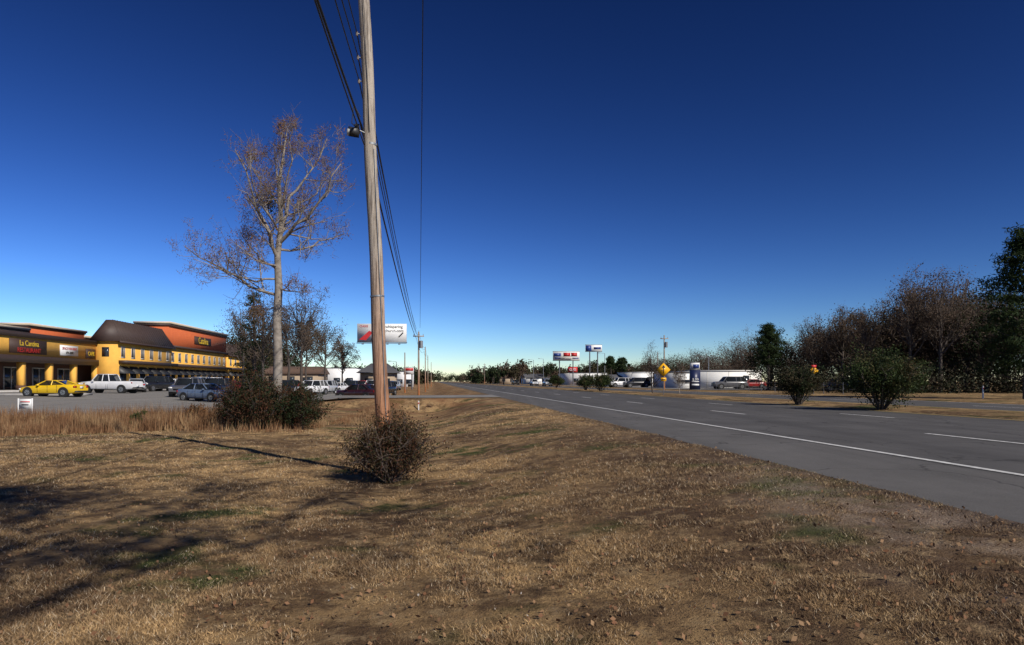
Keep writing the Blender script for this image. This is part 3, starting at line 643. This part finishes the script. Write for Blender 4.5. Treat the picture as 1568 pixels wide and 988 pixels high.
# ---------------------------------------------------------------- other buildings
def simple_building(name,px0,px1,y,ztop,depth,wall,roof,kind='flat',win=True):
    x0,x1=place(px0,y),place(px1,y); cx=(x0+x1)/2; wd=x1-x0; z=tz(cx,y); e=empty(name,(cx,y,z),ANG*(0 if not win else 1)); h=ztop-z
    a=MB(); a.bb(-wd/2,wd/2,0,depth,-.6,h if kind=='flat' else h*.62,0); a.obj('walls',[wall],parent=e)
    rr=MB()
    if kind=='flat': rr.bb(-wd/2-.15,wd/2+.15,-.15,depth+.15,h,h+.12,0)
    elif kind=='hip':
        o=.8;b2=h*.62; V=[(-wd/2-o,-o,b2),(wd/2+o,-o,b2),(wd/2+o,depth+o,b2),(-wd/2-o,depth+o,b2),(-wd/4,depth/2,h),(wd/4,depth/2,h)]
        rr.add(V,[(0,1,5,4),(2,3,4,5)],0); rr.add(V,[(1,2,5),(3,0,4)],0); rr.add(V[:4],[(0,3,2,1)],0)
    else:
        o=.5;b2=h*.62; V=[(-wd/2-o,-o,b2),(wd/2+o,-o,b2),(wd/2+o,depth+o,b2),(-wd/2-o,depth+o,b2),(-wd/2-o,depth/2,h),(wd/2+o,depth/2,h)]
        rr.add(V,[(0,1,5,4),(2,3,4,5),(0,3,2,1)],0); rr.add(V,[(1,2,5),(3,0,4)],0)
    rr.obj('roof',[roof],parent=e)
    ww=MB(); n=max(2,int(wd/3))
    for i in range(n):
        c=-wd/2+wd*(i+.5)/n
        if win: ww.bb(c-.8,c+.8,-.05,.02,.9,min(2.3,h*.55),0); ww.bb(c-.9,c+.9,-.07,-.01,.8,.9,1)
        else: ww.bb(c-.02,c+.02,-.03,.0,0,h*.98,1)
    ww.bb(-wd/2+wd*.72,-wd/2+wd*.72+1.0,-.06,.03,.05,2.1,0); ww.obj('windows',[m_win,m_frame],parent=e)
    return e
m_wwall=pm('white_metal_siding',(.80,.80,.77),(.73,.73,.71),1,.6); m_tan=pm('tan_wall',(.36,.28,.19),(.3,.23,.16),2,.8); m_groof=pm('grey_shingle',(.10,.10,.11),(.07,.07,.075),5,.9); m_broof=pm('brown_shingle',(.12,.075,.05),(.09,.055,.04),5,.9)
simple_building('metal_warehouse',1066,1166,112,3.3,20,m_wwall,m_wwall,win=False); simple_building('white_shop',1036,1064,112,3.0,12,m_wwall,m_groof)
simple_building('white_shop',968,1000,150,3.5,12,m_wwall,m_wwall); simple_building('white_shop',936,966,155,3.2,12,m_wwall,m_groof,'gable'); simple_building('car_dealership',872,930,215,4.2,20,m_wwall,m_groof)
simple_building('shop',806,842,260,4.5,16,m_wwall,m_groof,'gable'); simple_building('shop',765,790,330,5,16,m_tan,m_broof,'gable')
simple_building('white_shop',487,545,175,5.0,16,m_wwall,m_groof); simple_building('hip_roof_restaurant',552,604,140,5.4,10,m_tan,m_groof,'hip'); simple_building('brown_roof_shop',405,486,150,5.0,14,m_tan,m_broof,'gable'); simple_building('shop',606,632,210,4.6,12,m_wwall,m_groof)

# ---------------------------------------------------------------- signs
m_steel=pm('steel_post',(.16,.16,.17),(.11,.11,.115),6,.5,.4); m_sy=pm('sign_yellow',(.82,.42,.01),(.76,.38,.01),2,.4); m_sblue=pm('sign_blue',(.02,.05,.22),None,2,.4); m_sred=pm('sign_red',(.55,.03,.03),None,2,.4); m_navy=pm('sign_navy',(.012,.02,.07),None,2,.4)
e=empty('billboard',(place(585,130),130,0),ANG*.6); a=MB()
a.bb(-4.65,4.65,-.1,.15,9.1,12.55,0); a.bb(-4.75,4.75,-.14,.2,8.95,9.1,1); a.bb(-.08,.08,-.16,-.1,9.1,12.55,1)
a.tube((0,.5,-.3),(0,.5,12),.32,.3,14,1); a.bb(-4.4,4.4,.15,.5,9.6,9.8,1); a.bb(-4.4,4.4,.15,.5,11.6,11.8,1); a.bb(-4.7,4.7,-1,-.1,8.75,8.8,1)
for k in(-3.4,-1.2,1.2,3.4): a.tube((k,-1.5,8.6),(k,-.1,8.9),.03,.03,5,1); a.box((k,-1.5,8.6),(.4,.2,.15),1)
a.obj('structure',[m_white,m_steel],parent=e)
a=MB(); Y=-.112
a.add([(-4.3,Y,9.5),(-3.0,Y,9.4),(-1.7,Y,10.9),(-2.4,Y,11.2)],[(0,1,2,3)],0)
a.add([(-2.3,Y-.004,9.3),(-.3,Y-.004,9.3),(-.3,Y-.004,9.9),(-1.7,Y-.004,9.9)],[(0,1,2,3)],1)
a.tube((-1.0,Y-.006,11.7),(-1.0,Y,11.7),.28,.28,12,1,True); a.add([(-1.5,Y-.008,9.9),(-.5,Y-.008,9.9),(-.75,Y-.008,11.5),(-1.35,Y-.008,11.5)],[(0,1,2,3)],1)
a.add([(3.2,Y-.004,9.9),(4.1,Y-.004,10.8),(3.9,Y-.004,10.95),(3.1,Y-.004,10.1)],[(0,1,2,3)],1); a.obj('poster_art',[m_sred,m_btxt],parent=e)
text('poster_text','OASIS',(-3.4,Y-.02,12.05),.6,m_sred,(D(90),0,0),e); text('poster_text','whispering\nchurch.com',(2.3,Y-.02,11.6),.75,m_btxt,(D(90),0,0),e)
def pylon(name,px,y,w_,z0,z1,face,posts,bodytext,tm,ts,panels=()):
    e=empty(name,(place(px,y),y,0),ANG*.5); a=MB(); a.bb(-w_/2,w_/2,-.2,.2,z0,z1,0); a.bb(-w_/2-.08,w_/2+.08,-.16,.24,z0-.1,z0,1); a.bb(-w_/2-.08,w_/2+.08,-.16,.24,z1,z1+.1,1)
    for k in posts: a.tube((k,0,-.2),(k,0,z0),.16,.16,10,1)
    for x0,x1,za,zb in panels: a.bb(x0,x1,-.23,-.2,za,zb,2)
    a.obj('structure',[face,m_steel,tm],parent=e)
    if bodytext: text('sign_text',bodytext,(0,-.24,(z0+z1)/2),ts,m_white,(D(90),0,0),e)
pylon('dealership_sign',867,200,7.8,7.7,10.3,m_white,(-2,2),'',m_sblue,1,((-3.7,-1.6,8.9,9.8),(-3.4,-1.8,8.2,8.5),(1.8,3.6,8.2,8.5)))
pylon('dealership_sign',868,198,2.0,8.9,9.8,m_sred,(),'',m_sred,.8); pylon('dealership_sign',879,198,1.7,8.9,9.8,m_sred,(),'',m_sred,.8)
pylon('shop_sign',909,190,4.6,9.9,11.7,m_white,(-1.1,1.1),'',m_sblue,1,((-2.2,-.7,10.0,11.6),(0,2.0,10.5,11.1)))
pylon('gas_station_sign',877,220,3,4.5,6.2,m_sred,(-.8,.8),'GAS',m_white,1.2)
pylon('shop_sign',626,150,2.2,3.2,4.6,m_white,(-.7,.7),'',m_sred,1,((-1,1,3.9,4.5),))
pylon('blue_pylon_sign',1064,92,1.35,.55,3.1,m_navy,(),'5.99',m_white,.5,((-.5,.5,1.0,1.25),(-.5,.5,1.5,1.6)))
pylon('blue_pylon_sign',1064,93,1.2,3.3,4.1,m_white,(0,),'',m_sblue,.4,((-.3,.5,3.4,3.9),))
def diamond(name,x,y,zc,s,rz,lower=True):
    z=tz(x,y); e=MB(); e.tube((0,.05,-.2),(0,.05,zc+s*.6),.035,.035,8,0,True)
    R=s*.7071
    def dm(R,yy,m,zz=zc,th=.01): 
        V=[(-R,yy,zz),(0,yy,zz-R),(R,yy,zz),(0,yy,zz+R)]; V2=[(a,b_+th,c) for a,b_,c in V]; e.add(V+V2,[(0,1,2,3),(7,6,5,4),(0,4,5,1),(1,5,6,2),(2,6,7,3),(3,7,4,0)],m)
    dm(R,0,2); dm(R*.94,-.004,1,th=.003)
    e.box((0,-.008,zc-.02),(.09*s,.004,.62*s),2); e.add([(-.2*s,-.009,zc+.18*s),(.2*s,-.009,zc+.18*s),(0,-.009,zc+.46*s)],[(0,1,2)],2); e.box((-.14*s,-.0085,zc-.1*s),(.2*s,.004,.08*s),2)
    if lower: e.box((0,0,zc-R-.2),(.46,.01,.3),1); e.box((0,-.007,zc-R-.2),(.3,.003,.08),2)
    return e.obj(name,[m_steel,m_sy,m_btxt],(x,y,z),rz)
diamond('traffic_warning_sign',place(1016,58),58,2.12,.88,0)
o=diamond('traffic_warning_sign',place(1246,62),62,2.1,.66,0,False)
a=MB(); a.box((0,-.02,0),(.45,.01,.25),0); a.obj('orange_plaque',[m_sred],(0,0,2.5),parent=o)
def yard_sign(x,y,w_,h_,zb):
    z=tz(x,y); e=MB(); e.box((0,0,zb+h_/2),(w_,.04,h_),0); 
    for s in(-1,1): e.box((s*w_/2,0,(zb+h_)/2-.1),(.05,.05,zb+h_+.25),0)
    e.box((0,-.024,zb+h_*.7),(w_*.7,.006,h_*.12),1); e.box((0,-.024,zb+h_*.4),(w_*.5,.006,h_*.12),2); e.obj('real_estate_sign',[m_white,m_sred,m_btxt],(x,y,z),.1)
yard_sign(place(39,31.5),31.5,.60,.45,.40)
yard_sign(place(590,88),88,1.3,.9,.6)
def post(x,y,h,name='marker_post',m=m_white,r=.05):
    z=tz(x,y); e=MB(); e.tube((0,0,-.2),(0,0,h),r,r,8,0,True); e.tube((0,0,h),(0,0,h+.05),r*1.3,r*.5,8,0,True); e.box((0,-r,h-.12),(.08,.012,.1),1); e.obj(name,[m,m_sred],(x,y,z))
post(place(641,47),47,.6,r=.04); post(place(1505,46),46,.8,'marker_post',m_wwall,.045)
def lamp(x,y,h):
    z=tz(x,y); e=MB(); e.path([np.array([0,0,-.2]),np.array([0,0,h])],[.1,.07],8); e.tube((0,0,h),(-1.3,0,h+.15),.04,.035,6,0,True); e.box((-1.5,0,h+.15),(.7,.28,.12),0); e.box((-1.5,0,h+.08),(.5,.2,.03),1); e.obj('street_lamp',[m_metal,m_lens],(x,y,z))
for px,y,h in [(817,230,8.3),(832,240,9),(926,180,8.5),(1085,140,6),(607,150,6),(783,320,9)]: lamp(place(px,y),y,h)
cu,cv=-.4,48.2; cx,cy=W(cu,cv); e=MB()
n=20; t=np.arange(n)*2*math.pi/n
def ring(R,yy): return np.stack([np.cos(t)*R,np.full(n,yy),np.sin(t)*R],1)
for (R0,y0),(R1,y1),m in (((.29,-.5),(.25,-.5),0),((.29,-.5),(.29,3),0),((.25,-.5),(.25,3),1)):
    e.add(np.vstack([ring(R0,y0),ring(R1,y1)]),[(i,(i+1)%n,n+(i+1)%n,n+i) for i in range(n)],m)
e.add(ring(.25,2.9),[tuple(range(n))],1)
e.obj('culvert_pipe',[m_brick,m_trim],(cx,cy,-.36),ANG)
e=MB()
for i in range(16):
    u,v=W(35.5,50+i*3); e.tube((u,v,.3),(u,v,1.5),.03,.03,5,0)
    if i: 
        for zz in (.9,1.45): e.tube((pu,pv,zz),(u,v,zz),.012,.012,4,0)
    pu,pv=u,v
e.obj('wire_fence',[m_steel])

# ---------------------------------------------------------------- light, sky, camera
EL=D(36); AZ=D(135)
w_=bpy.data.worlds.new('World'); S.world=w_; w_.use_nodes=True; nt=w_.node_tree; bg=nt.nodes['Background']
sky=nt.nodes.new('ShaderNodeTexSky'); sky.sky_type='NISHITA'; sky.sun_disc=False; sky.sun_elevation=EL; sky.sun_rotation=AZ
sky.air_density=.85; sky.dust_density=.05; sky.ozone_density=3.2; sky.altitude=200
gm=nt.nodes.new('ShaderNodeGamma'); gm.inputs[1].default_value=2.08
hs=nt.nodes.new('ShaderNodeHueSaturation'); hs.inputs['Saturation'].default_value=1.02; hs.inputs['Hue'].default_value=.5; hs.inputs['Value'].default_value=.235
tint=mix(nt,1.0,hs.outputs[0],(1.0,.93,1.03),'MULTIPLY')
nt.links.new(sky.outputs[0],gm.inputs[0]); nt.links.new(gm.outputs[0],hs.inputs['Color']); nt.links.new(tint,bg.inputs['Color']); bg.inputs['Strength'].default_value=.05
sl=bpy.data.lights.new('sun','SUN'); sl.energy=4.9; sl.angle=D(.5); sl.color=(1,.93,.83); so=bpy.data.objects.new('sun',sl); S.collection.objects.link(so)
sd=Vector((math.sin(AZ)*math.cos(EL),math.cos(AZ)*math.cos(EL),math.sin(EL))); so.rotation_euler=(-sd).to_track_quat('-Z','Y').to_euler(); so.location=(20,-20,30)
cam=bpy.data.cameras.new('camera'); co=bpy.data.objects.new('camera',cam); S.collection.objects.link(co); S.camera=co
co.location=(0,0,1.6); co.rotation_euler=(D(90),0,0); cam.sensor_width=36; cam.lens=24; cam.shift_y=(584-494)/1568; cam.clip_start=.05; cam.clip_end=8000
S.view_settings.view_transform='Standard'; S.view_settings.look='None'; S.view_settings.exposure=0
